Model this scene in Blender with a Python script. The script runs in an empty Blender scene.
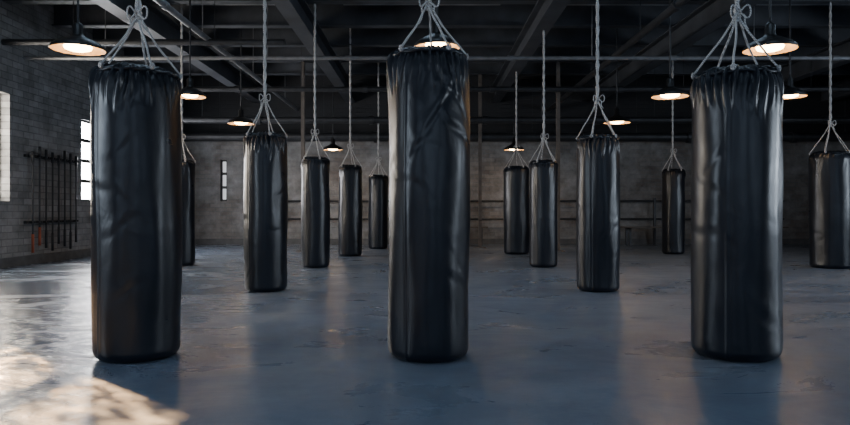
import bpy, bmesh, math, random
from math import sin, cos, pi, sqrt, exp
from mathutils import Vector, noise, Matrix

random.seed(4)
SC = bpy.context.scene
F = 661.1
CAMH = 0.81
HY = 211.0
COL = SC.collection

def wx(px, d): return (px - 425.0) * d / F
def wz(py, d): return CAMH + (HY - py) * d / F
def dfloor(py): return F * CAMH / (py - HY)

# ---------------------------------------------------------------- materials
def newmat(name):
    m = bpy.data.materials.new(name); m.use_nodes = True
    nt = m.node_tree
    return m, nt, nt.nodes['Principled BSDF']

def N(nt, t, **kw):
    n = nt.nodes.new(t)
    for k, v in kw.items():
        setattr(n, k, v)
    return n

def ramp(nt, src, stops):
    r = N(nt, 'ShaderNodeValToRGB')
    e = r.color_ramp.elements
    while len(e) < len(stops): e.new(0.5)
    for el, (p, c) in zip(e, stops):
        el.position = p
        el.color = (c, c, c, 1) if isinstance(c, (int, float)) else (*c, 1)
    nt.links.new(src, r.inputs[0])
    return r.outputs[0]

def nz(nt, vec, scale, detail=4, rough=0.55, dist=0.0):
    n = N(nt, 'ShaderNodeTexNoise')
    n.inputs['Scale'].default_value = scale
    n.inputs['Detail'].default_value = detail
    n.inputs['Roughness'].default_value = rough
    n.inputs['Distortion'].default_value = dist
    if vec is not None: nt.links.new(vec, n.inputs['Vector'])
    return n.outputs[0]

def mix(nt, a, b, fac, mode='MIX'):
    m = N(nt, 'ShaderNodeMix', data_type='RGBA', blend_type=mode)
    for sock, v in ((m.inputs[0], fac), (m.inputs[6], a), (m.inputs[7], b)):
        if isinstance(v, (int, float)): sock.default_value = v
        elif isinstance(v, tuple): sock.default_value = (*v, 1)
        else: nt.links.new(v, sock)
    return m.outputs[2]

def math_(nt, op, a, b):
    m = N(nt, 'ShaderNodeMath', operation=op)
    for s, v in zip(m.inputs, (a, b)):
        if isinstance(v, (int, float)): s.default_value = v
        else: nt.links.new(v, s)
    return m.outputs[0]

def bump(nt, h, strength, dist, normal=None):
    b = N(nt, 'ShaderNodeBump')
    if isinstance(strength, (int, float)): b.inputs['Strength'].default_value = strength
    else: nt.links.new(strength, b.inputs['Strength'])
    b.inputs['Distance'].default_value = dist
    nt.links.new(h, b.inputs['Height'])
    if normal is not None: nt.links.new(normal, b.inputs['Normal'])
    return b.outputs[0]

def simple(name, col, rough=0.5, metal=0.0, var=0.25, scale=8):
    m, nt, p = newmat(name)
    tc = N(nt, 'ShaderNodeTexCoord')
    n = nz(nt, tc.outputs['Object'], scale)
    a = tuple(c * (1 - var) for c in col); b = tuple(min(1, c * (1 + var)) for c in col)
    nt.links.new(ramp(nt, n, [(0.3, a), (0.7, b)]), p.inputs['Base Color'])
    p.inputs['Roughness'].default_value = rough
    p.inputs['Metallic'].default_value = metal
    return m

def mat_leather(name='black_leather', c0=(0.0035, 0.005, 0.009), c1=(0.007, 0.010, 0.017)):
    m, nt, p = newmat(name)
    tc = N(nt, 'ShaderNodeTexCoord'); o = tc.outputs['Object']
    n = nz(nt, o, 5, 5)
    nt.links.new(ramp(nt, n, [(0.3, c0), (0.75, c1)]), p.inputs['Base Color'])
    nt.links.new(ramp(nt, nz(nt, o, 6, 4), [(0.3, 0.27), (0.7, 0.37)]), p.inputs['Roughness'])
    w = nz(nt, o, 5, 3, 0.5, 0.8)
    b1 = bump(nt, w, 0.2, 0.02)
    v = N(nt, 'ShaderNodeTexVoronoi'); v.inputs['Scale'].default_value = 260
    nt.links.new(o, v.inputs['Vector'])
    b2 = bump(nt, v.outputs['Distance'], 0.10, 0.001, b1)
    nt.links.new(b2, p.inputs['Normal'])
    p.inputs['Specular IOR Level'].default_value = 0.40
    return m

def mat_rope():
    m, nt, p = newmat('cotton_rope')
    tc = N(nt, 'ShaderNodeTexCoord'); o = tc.outputs['Object']
    w = N(nt, 'ShaderNodeTexWave', wave_type='BANDS', bands_direction='DIAGONAL')
    w.inputs['Scale'].default_value = 45; w.inputs['Distortion'].default_value = 1
    nt.links.new(o, w.inputs['Vector'])
    nt.links.new(ramp(nt, w.outputs[1], [(0.1, (0.28, 0.275, 0.27)), (0.8, (0.6, 0.59, 0.58))]), p.inputs['Base Color'])
    nt.links.new(bump(nt, w.outputs[1], 0.4, 0.003), p.inputs['Normal'])
    p.inputs['Roughness'].default_value = 0.85
    return m

def mat_brick(name, axis, c1, c2, mortar, upper=None, uz=2.5, paint=0.5):
    m, nt, p = newmat(name)
    tc = N(nt, 'ShaderNodeTexCoord'); o = tc.outputs['Object']
    s = N(nt, 'ShaderNodeSeparateXYZ'); nt.links.new(o, s.inputs[0])
    c = N(nt, 'ShaderNodeCombineXYZ')
    nt.links.new(s.outputs[axis], c.inputs[0]); nt.links.new(s.outputs[2], c.inputs[1])
    b = N(nt, 'ShaderNodeTexBrick')
    b.inputs['Scale'].default_value = 1.0
    b.inputs['Brick Width'].default_value = 0.26; b.inputs['Row Height'].default_value = 0.1
    b.inputs['Mortar Size'].default_value = 0.008; b.inputs['Mortar Smooth'].default_value = 0.3
    b.inputs['Color1'].default_value = (*c1, 1); b.inputs['Color2'].default_value = (*c2, 1)
    b.inputs['Mortar'].default_value = (*mortar, 1)
    nt.links.new(c.outputs[0], b.inputs['Vector'])
    n = nz(nt, o, 1.1, 6, 0.65)
    col = mix(nt, b.outputs['Color'], tuple(min(1, x * 1.9 + 0.03) for x in mortar), ramp(nt, n, [(0.42, 0.0), (0.62, paint)]))
    n2 = nz(nt, o, 3.2, 6, 0.7)
    col = mix(nt, col, ramp(nt, n2, [(0.25, 0.35), (0.7, 1.0)]), 0.9, 'MULTIPLY')
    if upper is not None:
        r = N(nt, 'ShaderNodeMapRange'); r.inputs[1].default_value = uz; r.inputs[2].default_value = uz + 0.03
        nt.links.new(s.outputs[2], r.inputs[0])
        col = mix(nt, col, upper, r.outputs[0])  # upper wall darkened in the colour, standing in for shade and beams
    nt.links.new(col, p.inputs['Base Color'])
    h = mix(nt, b.outputs['Fac'], n2, 0.4)
    bp = N(nt, 'ShaderNodeBump'); bp.invert = True
    bp.inputs['Strength'].default_value = 0.6; bp.inputs['Distance'].default_value = 0.012
    nt.links.new(h, bp.inputs['Height']); nt.links.new(bp.outputs[0], p.inputs['Normal'])
    p.inputs['Roughness'].default_value = 0.85
    return m

def mat_floor():
    m, nt, p = newmat('polished_concrete')
    tc = N(nt, 'ShaderNodeTexCoord'); o = tc.outputs['Object']
    n1 = nz(nt, o, 0.6, 8, 0.66, 0.9)
    n2 = nz(nt, o, 4, 9, 0.75, 0.4)
    base = ramp(nt, n1, [(0.3, (0.098, 0.130, 0.190)), (0.48, (0.148, 0.188, 0.258)), (0.6, (0.178, 0.212, 0.266)), (0.75, (0.26, 0.292, 0.34))])
    col = mix(nt, base, ramp(nt, n2, [(0.28, 0.55), (0.68, 1.0)]), 0.75, 'MULTIPLY')
    n5 = nz(nt, o, 0.9, 7, 0.7, 0.5)
    col = mix(nt, col, (0.14, 0.138, 0.14), ramp(nt, n5, [(0.54, 0.0), (0.70, 0.3)]))
    nt.links.new(col, p.inputs['Base Color'])
    s = N(nt, 'ShaderNodeSeparateXYZ'); nt.links.new(o, s.inputs[0])
    mr = N(nt, 'ShaderNodeMapRange', interpolation_type='SMOOTHSTEP')
    mr.inputs[1].default_value = -0.9; mr.inputs[2].default_value = -2.3
    nt.links.new(s.outputs[0], mr.inputs[0]); side = mr.outputs[0]
    mp = N(nt, 'ShaderNodeMapping'); mp.inputs['Scale'].default_value = (0.7, 1.3, 1)
    nt.links.new(o, mp.inputs[0])
    n3 = nz(nt, mp.outputs[0], 1.5, 9, 0.70, 0.8)
    dry = ramp(nt, n3, [(0.32, 0.22), (0.50, 0.34), (0.68, 0.52)])
    wet = ramp(nt, n3, [(0.40, 0.12), (0.52, 0.22), (0.60, 0.5)])
    nt.links.new(mix(nt, dry, wet, side), p.inputs['Roughness'])
    n4 = nz(nt, o, 9, 7, 0.65, 0.6)
    st = math_(nt, 'ADD', 0.14, math_(nt, 'MULTIPLY', side, 0.62))
    b1 = bump(nt, n3, 0.17, 0.02)
    b2 = bump(nt, n4, st, 0.014, b1)
    nt.links.new(b2, p.inputs['Normal'])
    return m

def mat_emit(name, col, s):
    m = bpy.data.materials.new(name); m.use_nodes = True
    nt = m.node_tree; nt.nodes.clear()
    e = N(nt, 'ShaderNodeEmission'); e.inputs[0].default_value = (*col, 1); e.inputs[1].default_value = s
    o = N(nt, 'ShaderNodeOutputMaterial'); nt.links.new(e.outputs[0], o.inputs[0])
    return m

def mat_dapple():
    """unseen glass added to break up the sunlight, clear and opaque by noise"""
    m = bpy.data.materials.new('dapple_mask'); m.use_nodes = True
    nt = m.node_tree; nt.nodes.clear()
    tc = N(nt, 'ShaderNodeTexCoord')
    mp = N(nt, 'ShaderNodeMapping'); mp.inputs['Scale'].default_value = (1, 1.0, 2.0)
    nt.links.new(tc.outputs['Object'], mp.inputs[0])
    n = nz(nt, mp.outputs[0], 8.0, 4, 0.65, 1.2)
    f = ramp(nt, n, [(0.47, 0.97), (0.54, 0.0)])
    d = N(nt, 'ShaderNodeBsdfDiffuse'); d.inputs[0].default_value = (0.10, 0.09, 0.08, 1)
    t = N(nt, 'ShaderNodeBsdfTransparent'); t.inputs[0].default_value = (1, 0.97, 0.92, 1)
    mx = N(nt, 'ShaderNodeMixShader')
    nt.links.new(f, mx.inputs[0]); nt.links.new(t.outputs[0], mx.inputs[1]); nt.links.new(d.outputs[0], mx.inputs[2])
    o = N(nt, 'ShaderNodeOutputMaterial'); nt.links.new(mx.outputs[0], o.inputs[0])
    return m

LEATHER = mat_leather(); ROPE = mat_rope()
METAL = simple('dark_steel', (0.04, 0.042, 0.047), 0.45, 0.5)
PIPE = simple('galvanised_pipe', (0.2, 0.205, 0.215), 0.45, 0.4)
CONC = simple('ceiling_concrete', (0.05, 0.055, 0.066), 0.85, 0, 0.5, 1.5)
BEAM = simple('painted_beam', (0.048, 0.053, 0.063), 0.55, 0.1, 0.3, 3)
PANEL = simple('ceiling_panel_board', (0.24, 0.245, 0.265), 0.8, 0, 0.4, 2)
STEELEYE = simple('nickel_eyelet', (0.3, 0.3, 0.32), 0.35, 0.9)
FRAME = simple('window_frame_paint', (0.05, 0.05, 0.05), 0.6)
SHADE = simple('black_enamel', (0.012, 0.012, 0.013), 0.4, 0.3)
ENAMEL = simple('cream_enamel', (0.62, 0.44, 0.26), 0.45)
BULB = mat_emit('warm_bulb', (1.0, 0.62, 0.28), 38)
TAN = simple('rusty_post', (0.10, 0.085, 0.075), 0.7)
WOOD = simple('oiled_wood', (0.08, 0.06, 0.045), 0.5)
RED = simple('red_grip', (0.30, 0.07, 0.03), 0.5)
TRIM = simple('grey_trim', (0.08, 0.082, 0.085), 0.7)
DAPPLE = mat_dapple()
W_LEFT = mat_brick('whitewashed_brick', 1, (0.19, 0.195, 0.20), (0.31, 0.315, 0.32), (0.13, 0.133, 0.137))
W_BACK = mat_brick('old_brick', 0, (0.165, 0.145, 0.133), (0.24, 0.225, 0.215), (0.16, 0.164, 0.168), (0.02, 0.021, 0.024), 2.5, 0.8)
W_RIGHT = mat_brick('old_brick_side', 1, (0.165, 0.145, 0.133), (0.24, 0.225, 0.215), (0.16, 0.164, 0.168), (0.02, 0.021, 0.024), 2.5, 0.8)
FLOOR = mat_floor()

# ---------------------------------------------------------------- mesh helpers
class MB:
    def __init__(s): s.v = []; s.f = []; s.m = []
    def box(s, a, b, mi=0):
        x0, y0, z0 = a; x1, y1, z1 = b; k = len(s.v)
        s.v += [(x0,y0,z0),(x1,y0,z0),(x1,y1,z0),(x0,y1,z0),(x0,y0,z1),(x1,y0,z1),(x1,y1,z1),(x0,y1,z1)]
        for q in ((0,3,2,1),(4,5,6,7),(0,1,5,4),(1,2,6,5),(2,3,7,6),(3,0,4,7)):
            s.f.append(tuple(k+i for i in q)); s.m.append(mi)
    def tube(s, pts, r, seg=8, mi=0, closed=False):
        pts = [Vector(p) for p in pts]; n = len(pts); k0 = len(s.v)
        up = Vector((0.13, 0.2, 1)).normalized(); prev = None
        for i, p in enumerate(pts):
            if closed: t = pts[(i+1) % n] - pts[i-1]
            else: t = pts[min(i+1, n-1)] - pts[max(i-1, 0)]
            t.normalize()
            if prev is None:
                a = t.cross(up)
                if a.length < 0.05: a = t.cross(Vector((1, 0, 0)))
            else:
                a = prev - t * prev.dot(t)
            a.normalize(); prev = a; b = t.cross(a)
            rr = r[i] if isinstance(r, (list, tuple)) else r
            for j in range(seg):
                w = 2*pi*j/seg
                s.v.append(tuple(p + a*cos(w)*rr + b*sin(w)*rr))
        for i in range(n if closed else n-1):
            A = k0+i*seg; B = k0+((i+1) % n)*seg
            for j in range(seg):
                s.f.append((A+j, A+(j+1) % seg, B+(j+1) % seg, B+j)); s.m.append(mi)
        if not closed:
            s.f.append(tuple(k0+j for j in range(seg-1, -1, -1))); s.m.append(mi)
            e = k0+(n-1)*seg
            s.f.append(tuple(e+j for j in range(seg))); s.m.append(mi)
    def lathe(s, c, prof, seg=32, mi=0):
        k0 = len(s.v)
        for r, z in prof:
            for j in range(seg):
                w = 2*pi*j/seg
                s.v.append((c[0]+r*cos(w), c[1]+r*sin(w), c[2]+z))
        for i in range(len(prof)-1):
            A = k0+i*seg; B = A+seg
            for j in range(seg):
                s.f.append((A+j, A+(j+1) % seg, B+(j+1) % seg, B+j)); s.m.append(mi)
    def obj(s, name, mats, parent=None, smooth=False, loc=(0, 0, 0)):
        me = bpy.data.meshes.new(name); me.from_pydata(s.v, [], s.f)
        for m in mats: me.materials.append(m)
        for p, mi in zip(me.polygons, s.m):
            p.material_index = mi; p.use_smooth = smooth
        me.update()
        o = bpy.data.objects.new(name, me); COL.objects.link(o)
        o.location = loc
        if parent: o.parent = parent
        return o

def empty(name, loc):
    e = bpy.data.objects.new(name, None); COL.objects.link(e); e.location = loc
    e.empty_display_size = 0.1
    return e

# ---------------------------------------------------------------- room
XL, XR, YB, YF, ZC = -6.0, 11.0, 16.0, -3.0, 4.15
T = 0.3

def wall(name, axis, pos0, pos1, u0, u1, holes, mat, z1=ZC):
    us = sorted({u0, u1, *[h[0] for h in holes], *[h[1] for h in holes]})
    vs = sorted({0, z1, *[h[2] for h in holes], *[h[3] for h in holes]})
    b = MB()
    for i in range(len(us)-1):
        for j in range(len(vs)-1):
            uc = (us[i]+us[i+1])/2; vc = (vs[j]+vs[j+1])/2
            if any(h[0] < uc < h[1] and h[2] < vc < h[3] for h in holes): continue
            if axis == 'x': b.box((us[i], pos0, vs[j]), (us[i+1], pos1, vs[j+1]))
            else: b.box((pos0, us[i], vs[j]), (pos1, us[i+1], vs[j+1]))
    return b.obj(name, [mat])

b = MB(); b.box((XL-T, YF-T, -0.2), (XR+T, YB+T, 0)); b.obj('floor', [FLOOR])
b = MB(); b.box((XL-T, YF-T, ZC), (XR+T, YB+T, ZC+0.2)); b.obj('ceiling', [CONC])

holesL = [(0.6, 2.6, 0.95, 2.5), (4.9, 7.3, 0.95, 2.5), (7.65, 9.55, 0.95, 2.5), (11.55, 13.3, 0.98, 2.42)]
holesB = [(wx(220, 16), wx(227, 16), 1.05, 2.05)]
holesR = [(1.0, 3.2, 0.95, 2.5), (5.0, 7.2, 0.95, 2.5)]
holesF = [(-4.8, -1.8, 0.9, 3.3), (-0.5, 2.5, 0.9, 3.3), (3.8, 6.8, 0.9, 3.3)]
wall('wall_left', 'y', XL-T, XL, YF, YB, holesL, W_LEFT)
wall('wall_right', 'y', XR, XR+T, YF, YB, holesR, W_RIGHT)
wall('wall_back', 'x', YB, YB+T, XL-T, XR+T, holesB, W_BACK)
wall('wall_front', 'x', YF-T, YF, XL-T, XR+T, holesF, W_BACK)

wn = [0]
def window(axis, pos, h, nu, nv, power, col, face, pane=None, area=True, dapple_pane=None):
    wn[0] += 1
    u0, u1, v0, v1 = h
    cu, cv = (u0+u1)/2, (v0+v1)/2
    loc = (cu, pos, cv) if axis == 'x' else (pos, cu, cv)
    e = empty('window_%d' % wn[0], loc)
    b = MB(); hu, hv = (u1-u0)/2, (v1-v0)/2; t = 0.02; d = 0.02
    def bx(a0, a1, z0, z1, B=None, d0=-d, d1=d):
        B = B or b
        if axis == 'x': B.box((a0, d0, z0), (a1, d1, z1))
        else: B.box((d0, a0, z0), (d1, a1, z1))
    bx(-hu, -hu+2*t, -hv, hv); bx(hu-2*t, hu, -hv, hv); bx(-hu, hu, -hv, -hv+2*t); bx(-hu, hu, hv-2*t, hv)
    for i in range(1, nu):
        c = -hu+2*hu*i/nu; bx(c-t*0.7, c+t*0.7, -hv, hv)
    for i in range(1, nv):
        c = -hv+2*hv*i/nv; bx(-hu, hu, c-t*1.6, c+t*1.6)
    b.obj('frame', [FRAME], e)
    if dapple_pane is not None:
        g = MB()
        g.v = [(0, -hu+0.03, -hv+0.03), (0, hu-0.03, -hv+0.03), (0, hu-0.03, hv-0.03), (0, -hu+0.03, hv-0.03)]
        g.f = [(0, 1, 2, 3)]; g.m = [0]
        g.obj('dapple_pane', [dapple_pane], e)
    if pane is not None:
        g = MB(); bx(-hu+0.04, hu-0.04, -hv+0.04, hv-0.04, g, -0.006, 0.006)
        g.obj('frosted_glass', [mat_emit('daylit_frosted_glass', col, pane)], e)
        return e
    if not area: return e
    L = bpy.data.lights.new('daylight', 'AREA'); L.shape = 'RECTANGLE'
    L.size = 2*hu; L.size_y = 2*hv; L.energy = power; L.color = col
    lo = bpy.data.objects.new('daylight', L); COL.objects.link(lo); lo.parent = e
    n = Vector(face)
    lo.location = -n*0.1
    z = -n; y = Vector((0, 0, 1)); x = y.cross(z)
    lo.rotation_euler = Matrix((x, y, z)).transposed().to_euler()
    return e

COOL = (0.58, 0.76, 1.0); NEUT = (0.92, 0.95, 1.0)
window('y', XL+(-0.16), holesL[0], 3, 4, 180, (0.72, 0.85, 1.0), (1, 0, 0))
window('y', XL+(-0.16), holesL[1], 3, 4, 120, NEUT, (1, 0, 0), area=False, dapple_pane=DAPPLE)  # patchy pane added out of view to split the sunlight into flecks
window('y', XL+(-0.16), holesL[2], 3, 4, 0, (1.0, 0.90, 0.76), (1, 0, 0), 24)
window('y', XL+(-0.06), holesL[3], 2, 4, 0, (0.97, 0.97, 1.0), (1, 0, 0), 30)
for h in holesB: window('x', YB+0.10, h, 1, 3, 0, NEUT, (0, -1, 0), 0.8)
for h in holesR: window('y', XR+0.16, h, 3, 4, 260, (0.74, 0.86, 1.0), (-1, 0, 0))
for h in holesF: window('x', YF-0.16, h, 4, 4, 40, COOL, (0, 1, 0))  # unseen windows behind the camera, added for cool fill light

# low evening sunlight through the left window (distant source outside the building)
el = math.radians(20); az = Vector((0.74, -0.67, 0)).normalized()
dv = Vector((az.x*cos(el), az.y*cos(el), -sin(el)))
S = bpy.data.lights.new('sunlight', 'SPOT'); S.energy = 3800000; S.color = (1, 0.56, 0.24)
S.shadow_soft_size = 0.14; S.spot_size = math.radians(9); S.spot_blend = 0.1
so = bpy.data.objects.new('sunlight', S); COL.objects.link(so)
so.location = Vector((-6, 6.1, 1.72)) - dv*42
so.rotation_euler = dv.to_track_quat('-Z', 'Y').to_euler()

FILLM = mat_emit('cool_fill', (0.56, 0.77, 1.0), 6.8)
for x in (-3.0, 0.0, 2.9, 6.2):
    for y in (1.4, 5.15, 7.65):
        e = empty('added_fill_panel', (x, y, ZC))  # unseen glowing panel added overhead as cool fill for the floor
        b = MB(); b.box((-0.6, -0.25, -0.03), (0.6, 0.25, -0.02)); b.obj('fill_face', [FILLM], e)
        b = MB()
        for a in ((-0.63, -0.28, 0.63, -0.25), (-0.63, 0.25, 0.63, 0.28), (-0.63, -0.25, -0.6, 0.25), (0.6, -0.25, 0.63, 0.25)):
            b.box((a[0], a[1], -0.05), (a[2], a[3], 0))
        b.obj('fill_frame', [METAL], e)

b = MB(); b.box((XL, YF, 0), (XL+0.03, YB, 0.14)); b.obj('baseboard_left', [TRIM])
b = MB(); b.box((XL+0.03, YB-0.03, 0), (XR-0.03, YB, 0.14)); b.obj('baseboard_back', [TRIM])
b = MB(); b.box((XR-0.03, YF, 0), (XR, YB, 0.14)); b.obj('baseboard_right', [TRIM])

# ceiling structure
zc = lambda h: CAMH + h
for i, x in enumerate((-4.05, -1.8, 1.7, 4.1, 7.4, 9.6)):
    b = MB()
    z0 = zc(2.62)
    b.box((x-0.11, YF, z0), (x+0.11, YB, z0+0.025)); b.box((x-0.015, YF, z0+0.025), (x+0.015, YB, z0+0.33))
    b.box((x-0.11, YF, z0+0.33), (x+0.11, YB, z0+0.355))
    b.obj('ceiling_beam', [BEAM])
y = 3.2
while y < 15.6:
    b = MB(); z0 = zc(2.98)
    b.box((XL, y-0.08, z0), (XR, y+0.08, z0+0.02)); b.box((XL, y-0.012, z0+0.02), (XR, y+0.012, ZC))
    b.obj('ceiling_joist', [BEAM])
    y += 1.25
def pipe(name, p0, p1, r, mat):
    b = MB(); b.tube([p0, p1], r, 14)
    ax = (Vector(p1)-Vector(p0)); L = ax.length; ax.normalize()
    n = max(2, int(L/2.4))
    for i in range(1, n):
        c = Vector(p0)+ax*(L*i/n)
        b.tube([c-ax*0.05, c+ax*0.05], r*1.35, 14)
    for i in range(1, n+1):
        c = Vector(p0)+ax*(L*(i-0.5)/n)
        b.tube([c, (c.x, c.y, ZC)], 0.006, 6)
    return b.obj(name, [mat], smooth=False)
pipe('ceiling_pipe', (XL, 9.9, zc(2.29)), (XR, 9.9, zc(2.29)), 0.03, PIPE)
pipe('ceiling_pipe', (XL, 9.4, zc(2.40)), (wx(285, 9.4), 9.4, zc(2.40)), 0.045, METAL)
pipe('ceiling_pipe', (XL, 12.6, zc(2.32)), (XR, 12.6, zc(2.32)), 0.05, METAL)
pipe('ceiling_pipe', (XL, 14.2, zc(1.95)), (XR, 14.2, zc(1.95)), 0.07, METAL)
pipe('ceiling_pipe', (XL, 15.4, zc(1.72)), (XR, 15.4, zc(1.72)), 0.10, METAL)
pipe('ceiling_pipe', (-3.1, YF, zc(2.45)), (-3.1, YB, zc(2.45)), 0.04, PIPE)
pipe('ceiling_pipe', (3.0, YF, zc(2.45)), (3.0, YB, zc(2.45)), 0.05, METAL)
for (x0, x1, y0, y1) in ((-3.8, -2.1, 9.55, 14.0), (1.9, 3.9, 9.55, 14.0), (-1.3, 1.2, 9.55, 15.0), (4.5, 7.0, 9.55, 14.0)):
    b = MB()
    yy = y0
    while yy < y1:
        b.box((x0, yy, ZC-0.06), (x1, yy+1.0, ZC-0.01)); yy += 1.25
    b.obj('ceiling_panel', [PANEL])

for px, d in ((303, 13.2), (558, 13.2), (480, 14.45)):
    x = wx(px, d); b = MB()
    w = 0.035
    b.box((x-w, d-w, 0.02), (x+w, d+w, zc(2.98)-0.002)); b.box((x-0.12, d-0.12, 0), (x+0.12, d+0.12, 0.02))
    b.obj('steel_post', [TAN])

# ---------------------------------------------------------------- pendant lamps
def lamp(px, py, w, h=1.5):
    d = F*h/(HY-py); x = wx(px, d); z = CAMH+h; R = w*d/F/2
    R = max(0.2, min(0.25, R))
    e = empty('pendant_lamp', (x, d, z))
    b = MB()
    prof = [(R, 0), (R*1.02, 0.006), (R*0.97, 0.03), (R*0.8, 0.065), (R*0.5, 0.10), (R*0.26, 0.125), (R*0.2, 0.15), (R*0.2, 0.23), (R*0.12, 0.25), (0.012, 0.26), (0.012, 0.3)]
    b.lathe((0, 0, 0), prof, 40)
    b.obj('shade', [SHADE], e, True)
    b = MB()
    b.lathe((0, 0, 0), [(R*0.99, 0.002), (R*0.95, 0.022), (R*0.78, 0.055), (R*0.48, 0.09), (R*0.01, 0.11)], 40)
    b.obj('reflector', [ENAMEL], e, True)
    b = MB()
    b.lathe((0, 0, 0), [(0.001, -0.012), (R*0.28, -0.008), (R*0.48, 0.008), (R*0.52, 0.03), (R*0.36, 0.06), (0.001, 0.075)], 28)
    b.obj('bulb', [BULB], e, True)
    b = MB(); b.tube([(0, 0, 0.28), (0, 0, ZC-z)], 0.011, 8); b.lathe((0, 0, ZC-z), [(0.07, 0), (0.06, -0.03), (0.01, -0.04)], 20)
    b.obj('stem', [METAL], e)
    L = bpy.data.lights.new('lamp_light', 'SPOT'); L.energy = 10 if d < 10 else 19; L.color = (1, 0.88, 0.75)
    L.spot_size = math.radians(165); L.spot_blend = 0.6; L.shadow_soft_size = 0.1
    lo = bpy.data.objects.new('lamp_light', L); COL.objects.link(lo); lo.parent = e; lo.location = (0, 0, -0.04)
for a in ((78, 50, 51), (437, 48, 46), (770, 50, 50), (190, 97, 30), (670, 97, 36), (790, 97, 28), (241, 124, 26), (617, 123, 26)):
    lamp(*a)
for a in ((333, 150, 20), (514, 150, 20)): lamp(*a, h=1.36)
lamp(905, 118, 26)

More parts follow.
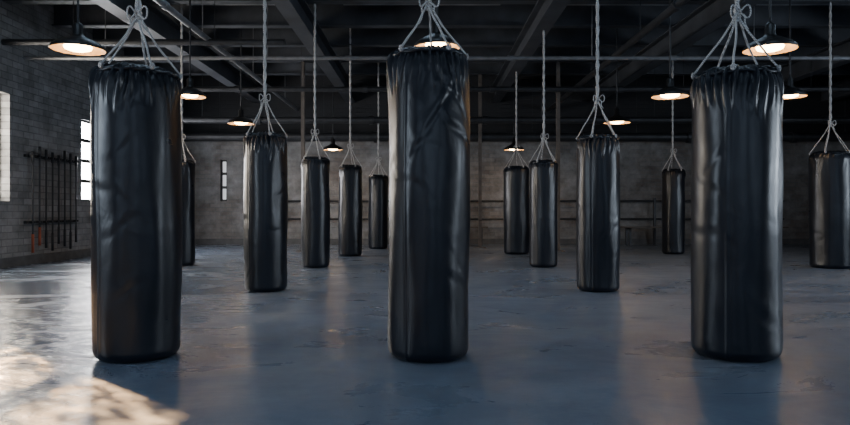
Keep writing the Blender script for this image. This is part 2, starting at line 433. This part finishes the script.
# ---------------------------------------------------------------- punching bags
def punching_bag(cx, w, top, bot, knot=0.32, seed=0, mat=LEATHER, hi=True, d=None, bow=True):
    if d is None: d = dfloor(bot)+0.12
    R = w*d/F/2*0.955
    x = wx(cx, d)
    x *= 0.995 if abs(x) > 0.5 else 1
    H = (HY-top)*(d-R*0.5)/F + CAMH
    e = empty('punching_bag', (x, d, 0))
    rnd = random.Random(seed)
    seg = 220 if hi else 72
    rings = 170 if hi else 60
    off = Vector((seed*7.3, seed*3.1, seed*1.7))
    prof = []
    nb = 9
    prof.append((0.001, 0.0)); prof.append((R*0.4, 0.0)); prof.append((R*0.7, 0.001))
    cr = 0.055
    for i in range(nb+1):
        a = pi/2*i/nb; prof.append((R-cr+cr*sin(a), 0.001+cr-cr*cos(a)))
    z0 = cr+0.01; z1 = H-0.13
    for i in range(rings):
        t = i/(rings-1); prof.append((R, z0+(z1-z0)*t))
    for i in range(1, 31):
        t = i/30
        prof.append((R*(0.74+0.26*sqrt(max(0, 1-t**2.1))), z1+0.12*t))
    prof += [(R*0.70, H-0.003), (R*0.62, H+0.003), (R*0.5, H+0.006), (R*0.3, H+0.007), (0.001, H+0.007)]
    npl = 30
    am = [rnd.uniform(0.4, 1.4) for _ in range(npl)]
    ln_ = [rnd.uniform(0.6, 1.5) for _ in range(npl)]
    creases = [(rnd.uniform(0.1, 0.9)*H, rnd.uniform(pi, 2*pi), rnd.uniform(-0.8, 0.8), rnd.uniform(0.001, 0.0026), rnd.uniform(0.5, 1.0)) for _ in range(7)]
    if seed == 2:
        creases += [(0.86*H, 1.66*pi, -1.2, 0.0048, 0.8), (0.79*H, 1.58*pi, 1.0, 0.0044, 0.7), (0.73*H, 1.72*pi, -0.8, 0.004, 0.7), (0.68*H, 1.42*pi, 0.9, 0.0025, 0.6)]
    b = MB()
    for (r, z) in prof:
        body = min(1, max(0, z/0.1)) if r > R*0.5 else 0
        tz = z/H
        for j in range(seg):
            th = 2*pi*j/seg
            rr = r
            if r > R*0.45:
                c, s = cos(th), sin(th)
                q = Vector((c*0.9, s*0.9, z*0.9))+off
                dr = noise.noise(q*1.1)*0.015 + noise.noise(Vector((c*2.0, s*2.0, z*2.0))+off)*0.008
                dr += 0.006*sin(pi*tz)
                for (zc_, tc_, sl, a_, wd) in creases:
                    dt = (th-tc_+pi) % (2*pi)-pi
                    if abs(dt) < wd:
                        zz = z-(zc_+sl*dt*0.25+0.02*sin(dt*6))
                        if abs(zz) < 0.14:
                            dr += -a_*exp(-(zz/0.024)**2)*cos(dt/wd*pi/2)**2 + a_*0.8*exp(-((zz-0.05)/0.028)**2)*cos(dt/wd*pi/2)**2
                rr += dr*(0.25+0.75*body)
                dt = (th-4.1+pi) % (2*pi)-pi
                if z < H-0.1: rr += 0.003*exp(-(dt/0.025)**2) - 0.002*exp(-((dt-0.06)/0.025)**2)
                u = th/(2*pi)*npl+0.25*sin(z*14+th*3); ii = int(u) % npl; f = u-math.floor(u)
                L_ = 0.21*ln_[ii]
                pz = max(0, (z-(H-L_))/L_)
                if pz > 0 and r > R*0.6:
                    a1 = am[ii]
                    pl = a1*(0.5-0.5*cos(2*pi*f))**1.2
                    rr += (pl-0.45)*0.035*min(1, pz**1.1)
            zz = z
            if z > H-0.05 and r > R*0.6:
                u = th/(2*pi)*npl; ii = int(u) % npl; f = u-int(u)
                zz += (am[ii]-0.8)*0.015*(0.5-0.5*cos(2*pi*f))*((z-(H-0.05))/0.05)
            b.v.append((rr*cos(th), rr*sin(th), zz))
    for i in range(len(prof)-1):
        A = i*seg; B = A+seg
        for j in range(seg):
            b.f.append((A+j, A+(j+1) % seg, B+(j+1) % seg, B+j)); b.m.append(0)
    b.obj('bag_body', [mat], e, True)
    b = MB()
    ring = []
    for j in range(96):
        th = 2*pi*j/96
        ring.append((R*0.93*cos(th), R*0.93*sin(th), H-0.036+0.003*sin(13*th)))
    b.tube(ring, 0.007, 8, closed=True)
    b.obj('hem_cord', [mat], e, True)
    g = MB(); rp = MB(); rr_ = 0.0058
    K = Vector((rnd.uniform(-0.01, 0.01), 0, H+knot))
    ns = 5
    a0 = rnd.uniform(0.1, 0.5)
    for i in range(ns):
        th = a0+2*pi*i/ns
        P = Vector((R*0.91*cos(th), R*0.91*sin(th), H-0.025))
        n = Vector((cos(th), sin(th), 0.25)).normalized(); tt = Vector((-sin(th), cos(th), 0)); up = n.cross(tt)
        c = P+n*0.012
        g.tube([c+tt*0.012*cos(2*pi*q/16)+up*0.012*sin(2*pi*q/16) for q in range(16)], 0.0035, 8, closed=True)
        pts = []
        S_ = c+n*0.004
        pts.append(S_+Vector((0, 0, -0.012)))
        pts.append(S_+n*0.008)
        for q in range(1, 15):
            t = q/14
            v = (S_+n*0.006).lerp(K, t)
            bow_ = sin(pi*t)*(-0.010)
            v += Vector((cos(th), sin(th), 0))*bow_
            v.x += 0.003*sin(t*9+i)
            pts.append(v)
        rp.tube(pts, rr_, 8)
        rp.tube([S_+tt*0.011*cos(2*pi*q/14)+Vector((0, 0, 0.014*sin(2*pi*q/14)+0.004))+n*0.004 for q in range(14)], rr_*0.7, 6, closed=True)
    for q in range(5):
        zz = K.z-0.03+q*0.013; rad = 0.012+0.004*sin(q*2.1)
        rp.tube([Vector((K.x+rad*cos(2*pi*m/16), rad*sin(2*pi*m/16), zz+0.008*sin(2*pi*m/16+q))) for m in range(16)], 0.0068, 8, closed=True)
    if bow:
        for sx, ln in ((-1, 0.045), (1, 0.06)):
            rp.tube([K+Vector((sx*ln*sin(pi*t)*0.9+sx*0.008, -0.02-0.01*sin(pi*t), 0.035*sin(2*pi*t)+0.01)) for t in [m/18 for m in range(19)]], rr_*0.8, 7)
        for sx, ln in ((-1, 0.12), (1, 0.09)):
            rp.tube([K+Vector((sx*(0.01+0.045*t+0.01*sin(t*6)), -0.022, -ln*t+0.015*sin(t*pi))) for t in [m/12 for m in range(13)]], rr_*0.8, 7)
    tops = ZC
    for o_ in (-0.008, 0.008):
        pts = []
        for q in range(110):
            t = q/109; zz = K.z+(tops-0.05-K.z)*t
            wv = 26*zz
            pts.append((K.x+o_*cos(wv), o_*sin(wv), zz))
        rp.tube(pts, 0.0105, 8)
    g.obj('eyelets', [STEELEYE], e, True)
    rp.obj('hanging_rope', [ROPE], e, True)
    m = MB()
    m.tube([(K.x+0.03*cos(2*pi*q/20), 0, tops-0.055+0.03*sin(2*pi*q/20)) for q in range(20)], 0.007, 8, closed=True)
    m.lathe((K.x, 0, tops), [(0.07, 0), (0.07, -0.014), (0.02, -0.02), (0.012, -0.03), (0.001, -0.03)], 24)
    m.obj('ceiling_hook', [METAL], e, False)
    return e

punching_bag(136, 85, 65, 361, 0.30, 1)
punching_bag(429, 83, 47, 361, 0.27, 2)
punching_bag(737, 86, 67, 360, 0.32, 3)
punching_bag(265, 43.5, 133, 292, 0.36, 4, hi=True)
punching_bag(599, 44, 135, 292, 0.37, 5, hi=True)
punching_bag(315, 28.5, 157, 268, 0.36, 6, hi=False)
punching_bag(350, 24, 165, 256.5, 0.34, 7, hi=False)
punching_bag(544, 29, 160, 267.5, 0.34, 8, hi=False)
punching_bag(517, 26, 166, 254.5, 0.34, 9, hi=False)
punching_bag(180.5, 27, 160, 266, 0.34, 10, hi=False)
punching_bag(833, 40, 151, 268.5, 0.40, 11, hi=False)
punching_bag(674.5, 22, 169, 254.5, 0.34, 12, hi=False)
punching_bag(378, 20, 175, 249, 0.34, 13, hi=False)

# ---------------------------------------------------------------- wall bar rack on the left wall
e = empty('exercise_bar_rack', (XL, 10.6, 0))
b = MB()
for z in (1.62, 0.62):
    b.box((0, -0.72, z), (0.05, 0.72, z+0.04))
for i in range(8):
    yy = -0.62+i*0.177
    b.box((0.05, yy-0.045, 1.63), (0.11, yy-0.02, 1.66)); b.box((0.05, yy+0.02, 1.63), (0.11, yy+0.045, 1.66))
    b.box((0.05, yy-0.045, 0.63), (0.10, yy-0.02, 0.66)); b.box((0.05, yy+0.02, 0.63), (0.10, yy+0.045, 0.66))
b.obj('rail', [METAL], e)
b = MB()
for i in range(8):
    yy = -0.62+i*0.177; top = 1.70+0.03*((i*3) % 4); lo = 0.18+0.05*((i*5) % 3)
    b.tube([(0.08, yy, lo), (0.08, yy, lo+0.02), (0.08, yy, top-0.02), (0.08, yy, top)], 0.014, 10, 0)
    b.tube([(0.08, yy, top-0.16), (0.08, yy, top+0.01)], 0.022, 10, 0)
    b.tube([(0.08, yy, lo), (0.08, yy, lo+0.28)], 0.02, 10, 1 if i in (0, 1) else 0)
b.obj('bars', [METAL, RED], e, True)

e = empty('wall_rail', (0, YB, 0))
b = MB()
x0, x1 = -3.6, 8.6
for z in (0.62, 1.05): b.tube([(x0, -0.16, z), (x1, -0.16, z)], 0.024, 10)
for i in range(9):
    x = x0+0.1+(x1-x0-0.2)*i/8
    b.box((x-0.025, -0.19, 0), (x+0.025, -0.13, 1.12))
b.obj('rail', [METAL], e)

def bench(x, y, L):
    e = empty('wooden_bench', (x, y, 0)); b = MB()
    for k in range(3): b.box((-L/2, -0.17+k*0.12, 0.42), (L/2, -0.07+k*0.12, 0.45))
    b.obj('seat', [WOOD], e); b = MB()
    for s in (-1, 1):
        X = s*(L/2-0.15)
        b.box((X-0.025, -0.15, 0), (X+0.025, -0.11, 0.42)); b.box((X-0.025, 0.11, 0), (X+0.025, 0.15, 0.42)); b.box((X-0.025, -0.15, 0.38), (X+0.025, 0.15, 0.42))
    b.obj('legs', [METAL], e)
bench(wx(455, 15.3), 15.3, 1.5); bench(wx(650, 15.3), 15.3, 1.3); bench(wx(750, 15.3), 15.3, 1.6)

w = bpy.data.worlds.new('World'); SC.world = w; w.use_nodes = True
bg = w.node_tree.nodes['Background']; bg.inputs[0].default_value = (0.5, 0.62, 0.8, 1); bg.inputs[1].default_value = 0.6

cam = bpy.data.cameras.new('Camera'); co = bpy.data.objects.new('Camera', cam); COL.objects.link(co)
cam.lens = 28; cam.sensor_width = 36; cam.shift_y = -1.5/850
co.location = (0, 0, CAMH); co.rotation_euler = (pi/2, 0, 0)
SC.camera = co
